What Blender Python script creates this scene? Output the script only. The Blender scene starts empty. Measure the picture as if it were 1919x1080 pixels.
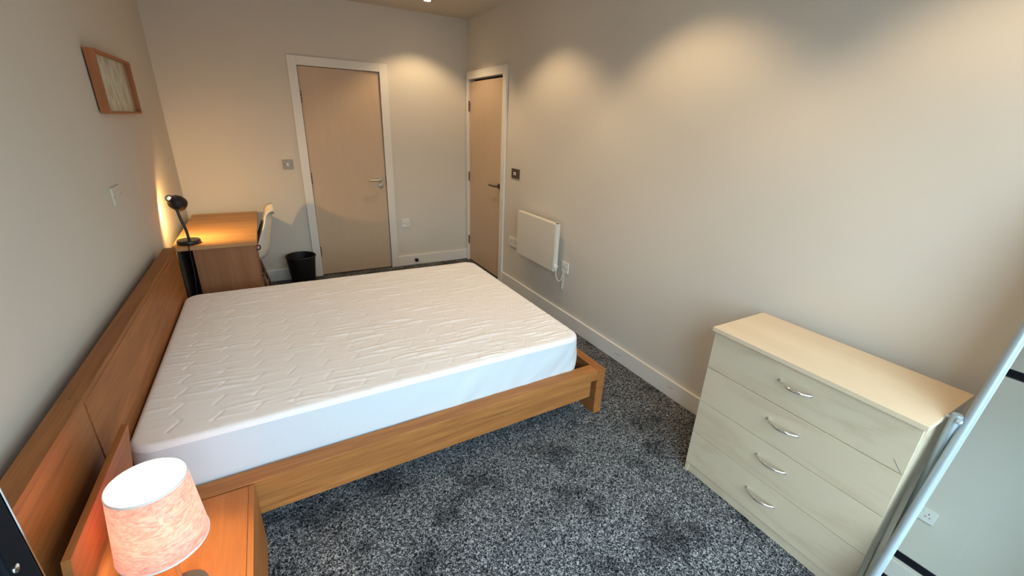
import bpy, bmesh, math, random
import numpy as np
from mathutils import Vector, Matrix, noise

scene = bpy.context.scene
COL = scene.collection
random.seed(4)
PI = math.pi

# ------------------------------------------------------------------ camera
FPX = 796.2
CAM = Vector((0.6676, -4.6429, 1.5594))
RGT = Vector((0.87378211, -0.48494315, 0.03653713))
UPV = Vector((0.14486113, 0.33126059, 0.93235276))
FWD = Vector((0.4642414, 0.80938036, -0.35969899))
cd = bpy.data.cameras.new('camera')
cd.sensor_fit = 'HORIZONTAL'
cd.sensor_width = 36.0
cd.lens = FPX / 1919.0 * 36.0
cd.clip_start = 0.02
cam = bpy.data.objects.new('camera', cd)
m = Matrix((RGT, UPV, -FWD)).transposed().to_4x4()
m.translation = CAM
cam.matrix_world = m
COL.objects.link(cam)
scene.camera = cam

# ------------------------------------------------------------------ sky, daylight, exposure
W = bpy.data.worlds.new('overcast_sky')
scene.world = W
W.use_nodes = True
bg = W.node_tree.nodes['Background']
# overcast sky: brighter overhead, dim ground and skyline below
wt = W.node_tree
w_tc = wt.nodes.new('ShaderNodeTexCoord')
w_sep = wt.nodes.new('ShaderNodeSeparateXYZ')
w_map = wt.nodes.new('ShaderNodeMapRange')
w_map.inputs['From Min'].default_value = -1.0
w_map.inputs['From Max'].default_value = 1.0
w_rmp = wt.nodes.new('ShaderNodeValToRGB')
we = w_rmp.color_ramp.elements
we[0].position = 0.0; we[0].color = (0.075, 0.08, 0.085, 1)
we[1].position = 1.0; we[1].color = (0.62, 0.84, 1.0, 1)
q = we.new(0.50); q.color = (0.10, 0.11, 0.12, 1)
q = we.new(0.58); q.color = (0.40, 0.53, 0.62, 1)
wt.links.new(w_tc.outputs['Generated'], w_sep.inputs[0])
wt.links.new(w_sep.outputs['Z'], w_map.inputs['Value'])
wt.links.new(w_map.outputs[0], w_rmp.inputs['Fac'])
wt.links.new(w_rmp.outputs['Color'], bg.inputs['Color'])
bg.inputs['Strength'].default_value = 12.5
vs = scene.view_settings
vs.view_transform = 'Standard'
vs.look = 'None'
vs.gamma = 1.0
vs.use_curve_mapping = False
vs.exposure = -0.05
scene.cycles.max_bounces = 10
scene.cycles.diffuse_bounces = 6
scene.cycles.sample_clamp_indirect = 8.0
# portal: guides the sky's own light through the glazed opening, gives off none itself
pl = bpy.data.lights.new('window_portal', 'AREA')
pl.shape = 'RECTANGLE'
pl.size = 2.05
pl.size_y = 2.2
pl.cycles.is_portal = True
po = bpy.data.objects.new('window_portal', pl)
po.location = (1.425, -5.16, 1.1)
po.rotation_euler = (PI / 2, 0, 0)      # -Z faces +Y, into the room
COL.objects.link(po)

# ------------------------------------------------------------------ room size
RW, RH, YN = 2.679, 2.538, -5.02      # width, height, near wall; far wall at y = 0

# ------------------------------------------------------------------ materials
def nt(name):
    mt = bpy.data.materials.new(name)
    mt.use_nodes = True
    t = mt.node_tree
    b = t.nodes['Principled BSDF']
    return mt, t, b

def N(t, kind, **kw):
    n = t.nodes.new(kind)
    for k, v in kw.items():
        setattr(n, k, v)
    return n

def plain(name, col, rough=0.5, metal=0.0, spec=0.5, bump=0.0, bscale=200.0, var=0.0, vscale=3.0):
    mt, t, b = nt(name)
    b.inputs['Base Color'].default_value = (*col, 1)
    b.inputs['Roughness'].default_value = rough
    b.inputs['Metallic'].default_value = metal
    b.inputs['Specular IOR Level'].default_value = spec
    tc = N(t, 'ShaderNodeTexCoord')
    if var > 0:
        n = N(t, 'ShaderNodeTexNoise')
        n.inputs['Scale'].default_value = vscale
        n.inputs['Detail'].default_value = 4
        t.links.new(tc.outputs['Object'], n.inputs['Vector'])
        r = N(t, 'ShaderNodeValToRGB')
        r.color_ramp.elements[0].position = 0.3
        r.color_ramp.elements[1].position = 0.7
        r.color_ramp.elements[0].color = (*[c * (1 - var) for c in col], 1)
        r.color_ramp.elements[1].color = (*[min(1, c * (1 + var)) for c in col], 1)
        t.links.new(n.outputs['Fac'], r.inputs['Fac'])
        t.links.new(r.outputs['Color'], b.inputs['Base Color'])
    if bump > 0:
        n2 = N(t, 'ShaderNodeTexNoise')
        n2.inputs['Scale'].default_value = bscale
        n2.inputs['Detail'].default_value = 3
        t.links.new(tc.outputs['Object'], n2.inputs['Vector'])
        bp = N(t, 'ShaderNodeBump')
        bp.inputs['Strength'].default_value = bump
        bp.inputs['Distance'].default_value = 0.002
        t.links.new(n2.outputs['Fac'], bp.inputs['Height'])
        t.links.new(bp.outputs['Normal'], b.inputs['Normal'])
    return mt

def wood(name, dark, light, axis, rough=0.55, stretch=14.0, scale=1.6, fibre=0.35, contrast=(0.32, 0.7), bump=0.05):
    mt, t, b = nt(name)
    tc = N(t, 'ShaderNodeTexCoord')
    oi = N(t, 'ShaderNodeObjectInfo')
    add = N(t, 'ShaderNodeVectorMath', operation='ADD')
    mul = N(t, 'ShaderNodeVectorMath', operation='SCALE')
    cmb = N(t, 'ShaderNodeCombineXYZ')
    for i in range(3):
        t.links.new(oi.outputs['Random'], cmb.inputs[i])
    t.links.new(cmb.outputs[0], mul.inputs[0])
    mul.inputs['Scale'].default_value = 7.0
    t.links.new(tc.outputs['Object'], add.inputs[0])
    t.links.new(mul.outputs[0], add.inputs[1])
    mp = N(t, 'ShaderNodeMapping')
    s = [stretch] * 3
    s['xyz'.index(axis)] = 1.0
    mp.inputs['Scale'].default_value = s
    t.links.new(add.outputs[0], mp.inputs['Vector'])
    n1 = N(t, 'ShaderNodeTexNoise')
    n1.inputs['Scale'].default_value = scale
    n1.inputs['Detail'].default_value = 7
    n1.inputs['Roughness'].default_value = 0.6
    n1.inputs['Distortion'].default_value = 1.2
    t.links.new(mp.outputs[0], n1.inputs['Vector'])
    mp2 = N(t, 'ShaderNodeMapping')
    s2 = [190.0] * 3
    s2['xyz'.index(axis)] = 5.0
    mp2.inputs['Scale'].default_value = s2
    t.links.new(add.outputs[0], mp2.inputs['Vector'])
    n2 = N(t, 'ShaderNodeTexNoise')
    n2.inputs['Scale'].default_value = 1.0
    n2.inputs['Detail'].default_value = 3
    t.links.new(mp2.outputs[0], n2.inputs['Vector'])
    mx = N(t, 'ShaderNodeMix', data_type='FLOAT')
    mx.inputs['Factor'].default_value = fibre
    t.links.new(n1.outputs['Fac'], mx.inputs['A'])
    t.links.new(n2.outputs['Fac'], mx.inputs['B'])
    r = N(t, 'ShaderNodeValToRGB')
    r.color_ramp.elements[0].position = contrast[0]
    r.color_ramp.elements[1].position = contrast[1]
    r.color_ramp.elements[0].color = (*dark, 1)
    r.color_ramp.elements[1].color = (*light, 1)
    t.links.new(mx.outputs['Result'], r.inputs['Fac'])
    t.links.new(r.outputs['Color'], b.inputs['Base Color'])
    b.inputs['Roughness'].default_value = rough
    b.inputs['Specular IOR Level'].default_value = 0.35
    bp = N(t, 'ShaderNodeBump')
    bp.inputs['Strength'].default_value = bump
    bp.inputs['Distance'].default_value = 0.001
    t.links.new(n2.outputs['Fac'], bp.inputs['Height'])
    t.links.new(bp.outputs['Normal'], b.inputs['Normal'])
    return mt

M = {}
M['wall'] = plain('wall_paint', (0.67, 0.635, 0.565), 0.85, spec=0.2, bump=0.05, bscale=120, var=0.012, vscale=1.7)
M['ceil'] = plain('ceiling_paint', (0.62, 0.55, 0.46), 0.9, spec=0.2, bump=0.04, bscale=120)
M['gloss'] = plain('white_gloss_paint', (0.78, 0.76, 0.71), 0.35, bump=0.02, bscale=60)
M['skirt'] = plain('skirting_paint', (0.78, 0.76, 0.71), 0.4, bump=0.02, bscale=60, var=0.03, vscale=4)
M['white'] = plain('white_plastic', (0.80, 0.79, 0.75), 0.35)
M['heater'] = plain('heater_enamel', (0.72, 0.69, 0.61), 0.4)
M['steel'] = plain('brushed_steel', (0.50, 0.46, 0.40), 0.42, metal=1.0, bump=0.02, bscale=300)
M['nickel'] = plain('aged_nickel_plate', (0.26, 0.21, 0.15), 0.4, metal=0.8)
M['chrome'] = plain('chrome', (0.82, 0.82, 0.82), 0.12, metal=1.0)
M['bronze'] = plain('dark_bronze_plate', (0.12, 0.075, 0.055), 0.35, metal=0.6)
M['dark'] = plain('dark_gap', (0.012, 0.012, 0.012), 0.7)
M['black'] = plain('black_metal', (0.012, 0.012, 0.014), 0.35)
M['blackp'] = plain('black_plastic', (0.006, 0.006, 0.007), 0.55)
M['frame_blk'] = plain('black_aluminium', (0.005, 0.006, 0.009), 0.6, spec=0.1)
M['cable_w'] = plain('white_cable', (0.75, 0.74, 0.7), 0.45)
M['cable_b'] = plain('black_cable', (0.01, 0.01, 0.01), 0.5)
M['door'] = wood('beech_door_veneer', (0.565, 0.425, 0.29), (0.60, 0.455, 0.315), 'z', rough=0.45, stretch=9, fibre=0.3, bump=0.02)
M['oak_x'] = wood('oak_along_x', (0.215, 0.076, 0.019), (0.46, 0.19, 0.052), 'x', stretch=16, scale=1.3)
M['oak_y'] = wood('oak_along_y', (0.20, 0.070, 0.018), (0.40, 0.155, 0.042), 'y', stretch=16, scale=1.3)
M['oak_s'] = wood('oak_bedside', (0.30, 0.105, 0.026), (0.44, 0.172, 0.046), 'y', stretch=8, scale=1.6, fibre=0.25)
M['oak_z'] = wood('oak_upright', (0.20, 0.070, 0.018), (0.40, 0.155, 0.042), 'z', stretch=16, scale=1.3)
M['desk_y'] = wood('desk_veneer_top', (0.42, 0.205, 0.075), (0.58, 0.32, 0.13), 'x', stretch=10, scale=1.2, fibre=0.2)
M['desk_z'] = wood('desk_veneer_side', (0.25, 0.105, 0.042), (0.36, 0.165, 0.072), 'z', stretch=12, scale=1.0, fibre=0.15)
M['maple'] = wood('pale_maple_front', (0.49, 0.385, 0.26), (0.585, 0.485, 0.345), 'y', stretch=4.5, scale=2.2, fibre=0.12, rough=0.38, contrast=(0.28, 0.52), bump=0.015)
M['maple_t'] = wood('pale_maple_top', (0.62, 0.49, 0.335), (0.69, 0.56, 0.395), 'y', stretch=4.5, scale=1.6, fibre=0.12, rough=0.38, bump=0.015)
M['frame_wood'] = wood('cherry_frame', (0.34, 0.12, 0.045), (0.45, 0.18, 0.07), 'z', stretch=12, scale=2.0)
M['chair_leg'] = wood('dark_leg_wood', (0.10, 0.045, 0.025), (0.17, 0.08, 0.045), 'z', stretch=12)
M['gap_shade'] = plain('painted_gap_shade', (0.035, 0.022, 0.015), 0.7)  # near-black paints the shade of the gap beside the desk pedestal
M['shell'] = plain('white_chair_shell', (0.78, 0.75, 0.66), 0.3)
M['slat'] = wood('birch_slat', (0.5, 0.38, 0.24), (0.62, 0.48, 0.32), 'y')
M['concrete'] = plain('balcony_concrete', (0.42, 0.42, 0.42), 0.85, bump=0.1, bscale=40, var=0.1)

def carpet():
    mt, t, b = nt('grey_carpet_pile')
    tc = N(t, 'ShaderNodeTexCoord')
    n = N(t, 'ShaderNodeTexNoise')
    n.inputs['Scale'].default_value = 115
    n.inputs['Detail'].default_value = 2.5
    n.inputs['Roughness'].default_value = 0.65
    n.inputs['Distortion'].default_value = 1.6
    t.links.new(tc.outputs['Object'], n.inputs['Vector'])
    r = N(t, 'ShaderNodeValToRGB')
    e = r.color_ramp.elements
    e[0].position = 0.41; e[0].color = (0.006, 0.008, 0.012, 1)
    e[1].position = 0.62; e[1].color = (0.43, 0.445, 0.45, 1)
    k = e.new(0.51); k.color = (0.066, 0.071, 0.078, 1)
    t.links.new(n.outputs['Fac'], r.inputs['Fac'])
    # trodden patches, where the pile lies the other way
    p = N(t, 'ShaderNodeTexNoise')
    p.inputs['Scale'].default_value = 5.0
    p.inputs['Detail'].default_value = 5
    p.inputs['Roughness'].default_value = 0.6
    t.links.new(tc.outputs['Object'], p.inputs['Vector'])
    pr = N(t, 'ShaderNodeValToRGB')
    pr.color_ramp.elements[0].position = 0.36; pr.color_ramp.elements[0].color = (0.42, 0.42, 0.43, 1)
    pr.color_ramp.elements[1].position = 0.50; pr.color_ramp.elements[1].color = (1, 1, 1, 1)
    t.links.new(p.outputs['Fac'], pr.inputs['Fac'])
    mx = N(t, 'ShaderNodeMix', data_type='RGBA', blend_type='MULTIPLY')
    mx.inputs['Factor'].default_value = 1.0
    t.links.new(r.outputs['Color'], mx.inputs['A'])
    t.links.new(pr.outputs['Color'], mx.inputs['B'])
    t.links.new(mx.outputs['Result'], b.inputs['Base Color'])
    b.inputs['Roughness'].default_value = 0.95
    b.inputs['Specular IOR Level'].default_value = 0.1
    bp = N(t, 'ShaderNodeBump')
    bp.inputs['Strength'].default_value = 0.9
    bp.inputs['Distance'].default_value = 0.006
    t.links.new(n.outputs['Fac'], bp.inputs['Height'])
    t.links.new(bp.outputs['Normal'], b.inputs['Normal'])
    return mt
M['carpet'] = carpet()

def cloth(name, col, rough=0.8, sheen=0.2, bump=0.15, bs=700):
    mt, t, b = nt(name)
    b.inputs['Base Color'].default_value = (*col, 1)
    b.inputs['Roughness'].default_value = rough
    b.inputs['Sheen Weight'].default_value = sheen
    b.inputs['Specular IOR Level'].default_value = 0.25
    tc = N(t, 'ShaderNodeTexCoord')
    n = N(t, 'ShaderNodeTexNoise')
    n.inputs['Scale'].default_value = bs
    t.links.new(tc.outputs['Object'], n.inputs['Vector'])
    bp = N(t, 'ShaderNodeBump')
    bp.inputs['Strength'].default_value = bump
    bp.inputs['Distance'].default_value = 0.0008
    t.links.new(n.outputs['Fac'], bp.inputs['Height'])
    t.links.new(bp.outputs['Normal'], b.inputs['Normal'])
    return mt
M['quilt'] = cloth('white_quilted_cotton', (0.82, 0.80, 0.80))
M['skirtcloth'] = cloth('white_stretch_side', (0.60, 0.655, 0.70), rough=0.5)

def glass(name, tint=(0.97, 0.985, 0.98), ior=1.45):
    mt = bpy.data.materials.new(name)
    mt.use_nodes = True
    t = mt.node_tree
    t.nodes.clear()
    o = N(t, 'ShaderNodeOutputMaterial')
    tr = N(t, 'ShaderNodeBsdfTransparent')
    tr.inputs['Color'].default_value = (*tint, 1)
    gl = N(t, 'ShaderNodeBsdfGlossy')
    gl.inputs['Roughness'].default_value = 0.02
    fr = N(t, 'ShaderNodeFresnel')
    fr.inputs['IOR'].default_value = ior
    mx = N(t, 'ShaderNodeMixShader')
    ge = N(t, 'ShaderNodeNewGeometry')          # reflect once, at the outer face of the pane
    inv = N(t, 'ShaderNodeMath', operation='SUBTRACT')
    inv.inputs[0].default_value = 1.0
    t.links.new(ge.outputs['Backfacing'], inv.inputs[1])
    ml = N(t, 'ShaderNodeMath', operation='MULTIPLY')
    t.links.new(fr.outputs[0], ml.inputs[0])
    t.links.new(inv.outputs[0], ml.inputs[1])
    t.links.new(ml.outputs[0], mx.inputs['Fac'])
    t.links.new(tr.outputs[0], mx.inputs[1])
    t.links.new(gl.outputs[0], mx.inputs[2])
    t.links.new(mx.outputs[0], o.inputs['Surface'])
    return mt
M['glass'] = glass('clear_glass')
M['pic_glass'] = glass('picture_glazing', ior=1.3)

def emit(name, col, strength):
    mt = bpy.data.materials.new(name)
    mt.use_nodes = True
    t = mt.node_tree
    t.nodes.clear()
    o = N(t, 'ShaderNodeOutputMaterial')
    e = N(t, 'ShaderNodeEmission')
    e.inputs['Color'].default_value = (*col, 1)
    e.inputs['Strength'].default_value = strength
    t.links.new(e.outputs[0], o.inputs['Surface'])
    return mt
M['lens'] = emit('downlight_glow', (1.0, 0.82, 0.58), 40)
M['bulb'] = emit('bulb_glow', (1.0, 0.80, 0.55), 40)
M['bulb_y'] = emit('desk_bulb_glow', (1.0, 0.80, 0.50), 8)
M['mirror'] = plain('silvered_mirror', (0.86, 0.90, 0.90), 0.015, metal=1.0)
M['tube'] = plain('grey_blue_lacquered_tube', (0.34, 0.40, 0.43), 0.32, metal=0.35)

def velvet():
    mt = bpy.data.materials.new('crushed_velvet_shade')
    mt.use_nodes = True
    t = mt.node_tree
    b = t.nodes['Principled BSDF']
    o = t.nodes['Material Output']
    tc = N(t, 'ShaderNodeTexCoord')
    mp = N(t, 'ShaderNodeMapping')
    mp.inputs['Scale'].default_value = (22, 22, 52)
    t.links.new(tc.outputs['Object'], mp.inputs['Vector'])
    n = N(t, 'ShaderNodeTexNoise')
    n.inputs['Scale'].default_value = 1.5
    n.inputs['Detail'].default_value = 6
    n.inputs['Distortion'].default_value = 2.0
    t.links.new(mp.outputs[0], n.inputs['Vector'])
    r = N(t, 'ShaderNodeValToRGB')
    e = r.color_ramp.elements
    e[0].position = 0.36; e[0].color = (0.62, 0.34, 0.295, 1)
    e[1].position = 0.64; e[1].color = (0.83, 0.59, 0.54, 1)
    t.links.new(n.outputs['Fac'], r.inputs['Fac'])
    t.links.new(r.outputs['Color'], b.inputs['Base Color'])
    b.inputs['Roughness'].default_value = 0.6
    b.inputs['Sheen Weight'].default_value = 0.6
    bp = N(t, 'ShaderNodeBump')
    bp.inputs['Strength'].default_value = 0.4
    bp.inputs['Distance'].default_value = 0.002
    t.links.new(n.outputs['Fac'], bp.inputs['Height'])
    t.links.new(bp.outputs['Normal'], b.inputs['Normal'])
    tr = N(t, 'ShaderNodeBsdfTranslucent')
    t.links.new(r.outputs['Color'], tr.inputs['Color'])
    mx = N(t, 'ShaderNodeMixShader')
    mx.inputs['Fac'].default_value = 0.42
    t.links.new(b.outputs[0], mx.inputs[1])
    t.links.new(tr.outputs[0], mx.inputs[2])
    t.links.new(mx.outputs[0], o.inputs['Surface'])
    return mt
M['velvet'] = velvet()

def printed():
    mt, t, b = nt('faded_sketch_print')
    tc = N(t, 'ShaderNodeTexCoord')
    mp = N(t, 'ShaderNodeMapping')
    mp.inputs['Scale'].default_value = (1, 16, 7)
    t.links.new(tc.outputs['Object'], mp.inputs['Vector'])
    n = N(t, 'ShaderNodeTexNoise')
    n.inputs['Scale'].default_value = 1.6
    n.inputs['Detail'].default_value = 5
    t.links.new(mp.outputs[0], n.inputs['Vector'])
    r = N(t, 'ShaderNodeValToRGB')
    r.color_ramp.elements[0].position = 0.38; r.color_ramp.elements[0].color = (0.50, 0.47, 0.38, 1)
    r.color_ramp.elements[1].position = 0.55; r.color_ramp.elements[1].color = (0.80, 0.80, 0.68, 1)
    t.links.new(n.outputs['Fac'], r.inputs['Fac'])
    t.links.new(r.outputs['Color'], b.inputs['Base Color'])
    b.inputs['Roughness'].default_value = 0.5
    return mt
M['print'] = printed()

# ------------------------------------------------------------------ mesh helpers
def link(name, verts, faces, mat, parent=None, smooth=False, bevel=0.0, bseg=2):
    me = bpy.data.meshes.new(name)
    off = parent_world(parent)
    me.from_pydata([tuple(Vector(v) - off) for v in verts], [], faces)
    me.update()
    bm = bmesh.new(); bm.from_mesh(me)
    bmesh.ops.recalc_face_normals(bm, faces=bm.faces)
    bm.to_mesh(me); bm.free()
    o = bpy.data.objects.new(name, me)
    COL.objects.link(o)
    me.materials.append(M[mat])
    if smooth:
        for p in me.polygons:
            p.use_smooth = True
    if parent:
        o.parent = parent
    if bevel > 0:
        md = o.modifiers.new('bevel', 'BEVEL')
        md.width = bevel
        md.segments = bseg
        md.limit_method = 'ANGLE'
        md.angle_limit = math.radians(40)
        for p in me.polygons:
            p.use_smooth = False
    return o

def parent_world(p):
    v = Vector((0, 0, 0))
    while p is not None:
        v += p.location
        p = p.parent
    return v

def boxvf(x0, x1, y0, y1, z0, z1):
    v = [(x0, y0, z0), (x1, y0, z0), (x1, y1, z0), (x0, y1, z0), (x0, y0, z1), (x1, y0, z1), (x1, y1, z1), (x0, y1, z1)]
    f = [(0, 3, 2, 1), (4, 5, 6, 7), (0, 1, 5, 4), (1, 2, 6, 5), (2, 3, 7, 6), (3, 0, 4, 7)]
    return v, f

def box(name, x0, x1, y0, y1, z0, z1, mat, parent=None, bevel=0.0):
    x0, x1 = min(x0, x1), max(x0, x1); y0, y1 = min(y0, y1), max(y0, y1)
    v, f = boxvf(x0, x1, y0, y1, z0, z1)
    return link(name, v, f, mat, parent, bevel=bevel)

def hexa(name, pts8, mat, parent=None, bevel=0.0):
    f = [(0, 3, 2, 1), (4, 5, 6, 7), (0, 1, 5, 4), (1, 2, 6, 5), (2, 3, 7, 6), (3, 0, 4, 7)]
    return link(name, pts8, f, mat, parent, bevel=bevel)

def sweep_vf(path, rad, seg=12, caps=True):
    path = [Vector(p) for p in path]
    n = len(path)
    rads = rad if isinstance(rad, (list, tuple)) else [rad] * n
    tang = []
    for i in range(n):
        a = path[max(0, i - 1)]; b = path[min(n - 1, i + 1)]
        tang.append((b - a).normalized())
    ref = Vector((0, 0, 1)) if abs(tang[0].z) < 0.9 else Vector((1, 0, 0))
    u = tang[0].cross(ref).normalized()
    V, F = [], []
    for i in range(n):
        u = (u - tang[i] * u.dot(tang[i])).normalized()
        w = tang[i].cross(u)
        for k in range(seg):
            a = 2 * PI * k / seg
            V.append(path[i] + (u * math.cos(a) + w * math.sin(a)) * rads[i])
    for i in range(n - 1):
        for k in range(seg):
            k2 = (k + 1) % seg
            F.append((i * seg + k, i * seg + k2, (i + 1) * seg + k2, (i + 1) * seg + k))
    if caps:
        F.append(tuple(range(seg))[::-1])
        F.append(tuple((n - 1) * seg + k for k in range(seg)))
    return V, F

def tube(name, path, rad, mat, parent=None, seg=12):
    V, F = sweep_vf(path, rad, seg)
    o = link(name, V, F, mat, parent, smooth=True)
    md = o.modifiers.new('edge', 'EDGE_SPLIT'); md.split_angle = math.radians(50)
    return o

def lathe(name, prof, centre, mat, parent=None, seg=40, axis=(0, 0, 1), closed=False):
    c = Vector(centre); ax = Vector(axis).normalized()
    ref = Vector((1, 0, 0)) if abs(ax.x) < 0.9 else Vector((0, 1, 0))
    u = (ref - ax * ref.dot(ax)).normalized(); w = ax.cross(u)
    V, F = [], []
    n = len(prof)
    for r, h in prof:
        for k in range(seg):
            a = 2 * PI * k / seg
            V.append(c + ax * h + (u * math.cos(a) + w * math.sin(a)) * max(r, 1e-5))
    rng = n if closed else n - 1
    for i in range(rng):
        j = (i + 1) % n
        for k in range(seg):
            k2 = (k + 1) % seg
            F.append((i * seg + k, i * seg + k2, j * seg + k2, j * seg + k))
    o = link(name, V, F, mat, parent, smooth=True)
    md = o.modifiers.new('edge', 'EDGE_SPLIT'); md.split_angle = math.radians(40)
    return o

def bez(pts, n=24):
    """Catmull-Rom through pts"""
    P = [Vector(p) for p in pts]
    P = [P[0] * 2 - P[1]] + P + [P[-1] * 2 - P[-2]]
    out = []
    for i in range(1, len(P) - 2):
        for k in range(n):
            t = k / n
            a, b, c, d = P[i - 1], P[i], P[i + 1], P[i + 2]
            out.append(0.5 * ((2 * b) + (c - a) * t + (2 * a - 5 * b + 4 * c - d) * t * t + (3 * b - a - 3 * c + d) * t ** 3))
    out.append(P[-2])
    return out

def thing(name, loc, label, cat, group=None, kind=None):
    o = bpy.data.objects.new(name, None)
    o.empty_display_size = 0.05
    o.location = loc
    COL.objects.link(o)
    tag(o, label, cat, group, kind)
    return o

def tag(o, label=None, cat=None, group=None, kind=None):
    if label: o['label'] = label
    if cat: o['category'] = cat
    if group: o['group'] = group
    if kind: o['kind'] = kind
    return o

def struct(o, label, cat):
    return tag(o, label, cat, kind='structure')

# ================================================================== THE ROOM
T = 0.12
struct(box('floor', -0.02, RW + 0.0, YN, 0.0, -0.05, 0.0, 'carpet'), 'dark grey flecked carpet with darker trodden patches', 'carpet')
struct(box('ceiling', -T, RW + T, YN, T, RH, RH + 0.1, 'ceil'), 'plain cream painted ceiling with recessed downlights', 'ceiling')
struct(box('wall_left', -T, 0, YN, T, -0.05, RH, 'wall'), 'off-white wall behind the oak headboard', 'wall')

def wall_with_holes(name, axis, pos0, pos1, a0, a1, holes, mat):
    """axis 'y': wall in plane y, spans x a0..a1; holes (h0,h1,z0,z1) sorted"""
    V, F = [], []
    def add(b0, b1, z0, z1):
        if axis == 'y':
            v, f = boxvf(b0, b1, pos0, pos1, z0, z1)
        else:
            v, f = boxvf(pos0, pos1, b0, b1, z0, z1)
        k = len(V); V.extend(v); F.extend([tuple(i + k for i in q) for q in f])
    cur = a0
    for h0, h1, z0, z1 in holes:
        add(cur, h0, -0.05, RH)
        if z0 > -0.05: add(h0, h1, -0.05, z0)
        add(h0, h1, z1, RH)
        cur = h1
    add(cur, a1, -0.05, RH)
    return link(name, V, F, mat)

DX0, DX1, DH = 1.0327, 1.7519, 1.981
D2A, D2B = -0.063, -0.850
struct(wall_with_holes('wall_far', 'y', 0.0, T, 0.0, RW, [(DX0 - 0.012, DX1 + 0.012, -0.05, DH + 0.012)], 'wall'),
       'cream far wall with a beech door and warm light pools', 'wall')
struct(wall_with_holes('wall_right', 'x', RW, RW + T, YN, T, [(D2B - 0.012, D2A + 0.012, -0.05, DH + 0.012)], 'wall'),
       'long off-white wall carrying the panel heater', 'wall')
OX0, OX1, OZ1 = 0.40, 2.45, 2.2
struct(wall_with_holes('wall_near', 'y', YN - T, YN, 0.0, RW, [(OX0, OX1, -0.05, OZ1)], 'wall'),
       'off-white wall with the black-framed glazed opening', 'wall')
struct(box('balcony_bounce_slab', -0.5, 3.3, YN - 1.7, YN - 0.001, -0.12, -0.05, 'concrete'), 'unseen grey concrete balcony slab, added to bounce daylight in', 'balcony')  # unseen slab outside, added to bounce light through the opening

# skirting boards
SK, ST = 0.1144, 0.017
def skirting(name, x0, x1, y0, y1, label):
    return struct(box(name, x0, x1, y0, y1, 0, SK, 'skirt', bevel=0.003), label, 'skirting board')
FWD_ = 0.0762
skirting('baseboard_far', DX1 + FWD_, RW - 0.001, -ST, -0.0005, 'white skirting between the two doors on the far wall')
skirting('baseboard_far_left', 0.001, DX0 - FWD_, -ST, -0.0005, 'white skirting behind the desk and waste bin')
br = skirting('baseboard_right', RW - ST, RW - 0.0005, YN + 0.002, D2B - FWD_, 'long scuffed white skirting under the panel heater')
for (ya, za), (yb, zb_) in (((-2.67, 0.044), (-2.76, 0.062)), ((-3.165, 0.062), (-3.213, 0.070))):
    tube('scuff', [(RW - ST, ya, za), (RW - ST, 0.5 * (ya + yb), 0.5 * (za + zb_) + 0.002), (RW - ST, yb, zb_)], [0.0004, 0.0011, 0.0004], 'dark', br, 6)
skirting('baseboard_left', 0.0005, ST, YN + 0.002, -ST - 0.001, 'white skirting on the headboard wall')

# ---------------------------------------------------------------- doors
def lever(name, parent, base, along, out, mat='steel'):
    """rose + lever: along = direction of the lever, out = direction away from the door"""
    b = Vector(base); al = Vector(along); ou = Vector(out)
    rose = lathe(name, [(0, 0), (0.026, 0), (0.026, 0.006), (0.023, 0.009), (0, 0.009)], b, mat, parent, 28, axis=ou)
    p = [b + ou * 0.006, b + ou * 0.03, b + ou * 0.045 + al * 0.004, b + ou * 0.052 + al * 0.018, b + ou * 0.053 + al * 0.06, b + ou * 0.053 + al * 0.125]
    tube('lever', bez(p, 6), 0.0095, mat, rose, 12)
    return rose

door1 = thing('door_1', (0.5 * (DX0 + DX1), 0, 0), 'flush beech door in white architrave on the far wall, lever on its right', 'door', kind='structure')
box('door_leaf', DX0 + 0.003, DX1 - 0.003, 0.004, 0.048, 0.006, DH - 0.004, 'door', door1, bevel=0.0015)
box('architrave', DX0 - FWD_, DX0 - 0.001, -0.018, -0.0003, 0, DH + FWD_, 'gloss', door1, bevel=0.003)
box('architrave', DX1 + 0.001, DX1 + FWD_, -0.018, -0.0003, 0, DH + FWD_, 'gloss', door1, bevel=0.003)
box('architrave', DX0 - 0.001, DX1 + 0.001, -0.018, -0.0003, DH + 0.002, DH + FWD_, 'gloss', door1, bevel=0.003)
box('jamb', DX0 - 0.012, DX0 - 0.001, 0, T, 0, DH + 0.012, 'gloss', door1)
box('jamb', DX1 + 0.001, DX1 + 0.012, 0, T, 0, DH + 0.012, 'gloss', door1)
box('jamb', DX0 - 0.001, DX1 + 0.001, 0, T, DH + 0.001, DH + 0.012, 'gloss', door1)
box('light_block', DX0 - 0.012, DX1 + 0.012, 0.06, 0.07, -0.05, DH + 0.012, 'dark', door1)  # unseen sheet behind the leaf, blocks sky light leaking under the door
box('threshold', DX0 - 0.012, DX1 + 0.012, 0.0, T, -0.05, -0.001, 'dark', door1)
for z in (1.724, 0.994, 0.258):
    h = tube('hinge', [(DX0 + 0.002, -0.006, z - 0.05), (DX0 + 0.002, -0.006, z + 0.05)], 0.0075, 'bronze', door1, 10)
    for q in (-0.03, 0.0, 0.03):
        tube('knuckle_ring', [(DX0 + 0.002, -0.006, z + q - 0.002), (DX0 + 0.002, -0.006, z + q + 0.002)], 0.0085, 'steel', h, 10)
lever('handle_rose', door1, (1.694, 0.004, 0.966), (-1, 0, 0), (0, -1, 0))
esc = lathe('lock_escutcheon', [(0, 0), (0.025, 0), (0.025, 0.006), (0.022, 0.008), (0.012, 0.008), (0.010, 0.006), (0, 0.006)], (1.696, 0.004, 0.908), 'steel', door1, 28, axis=(0, -1, 0))
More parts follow.
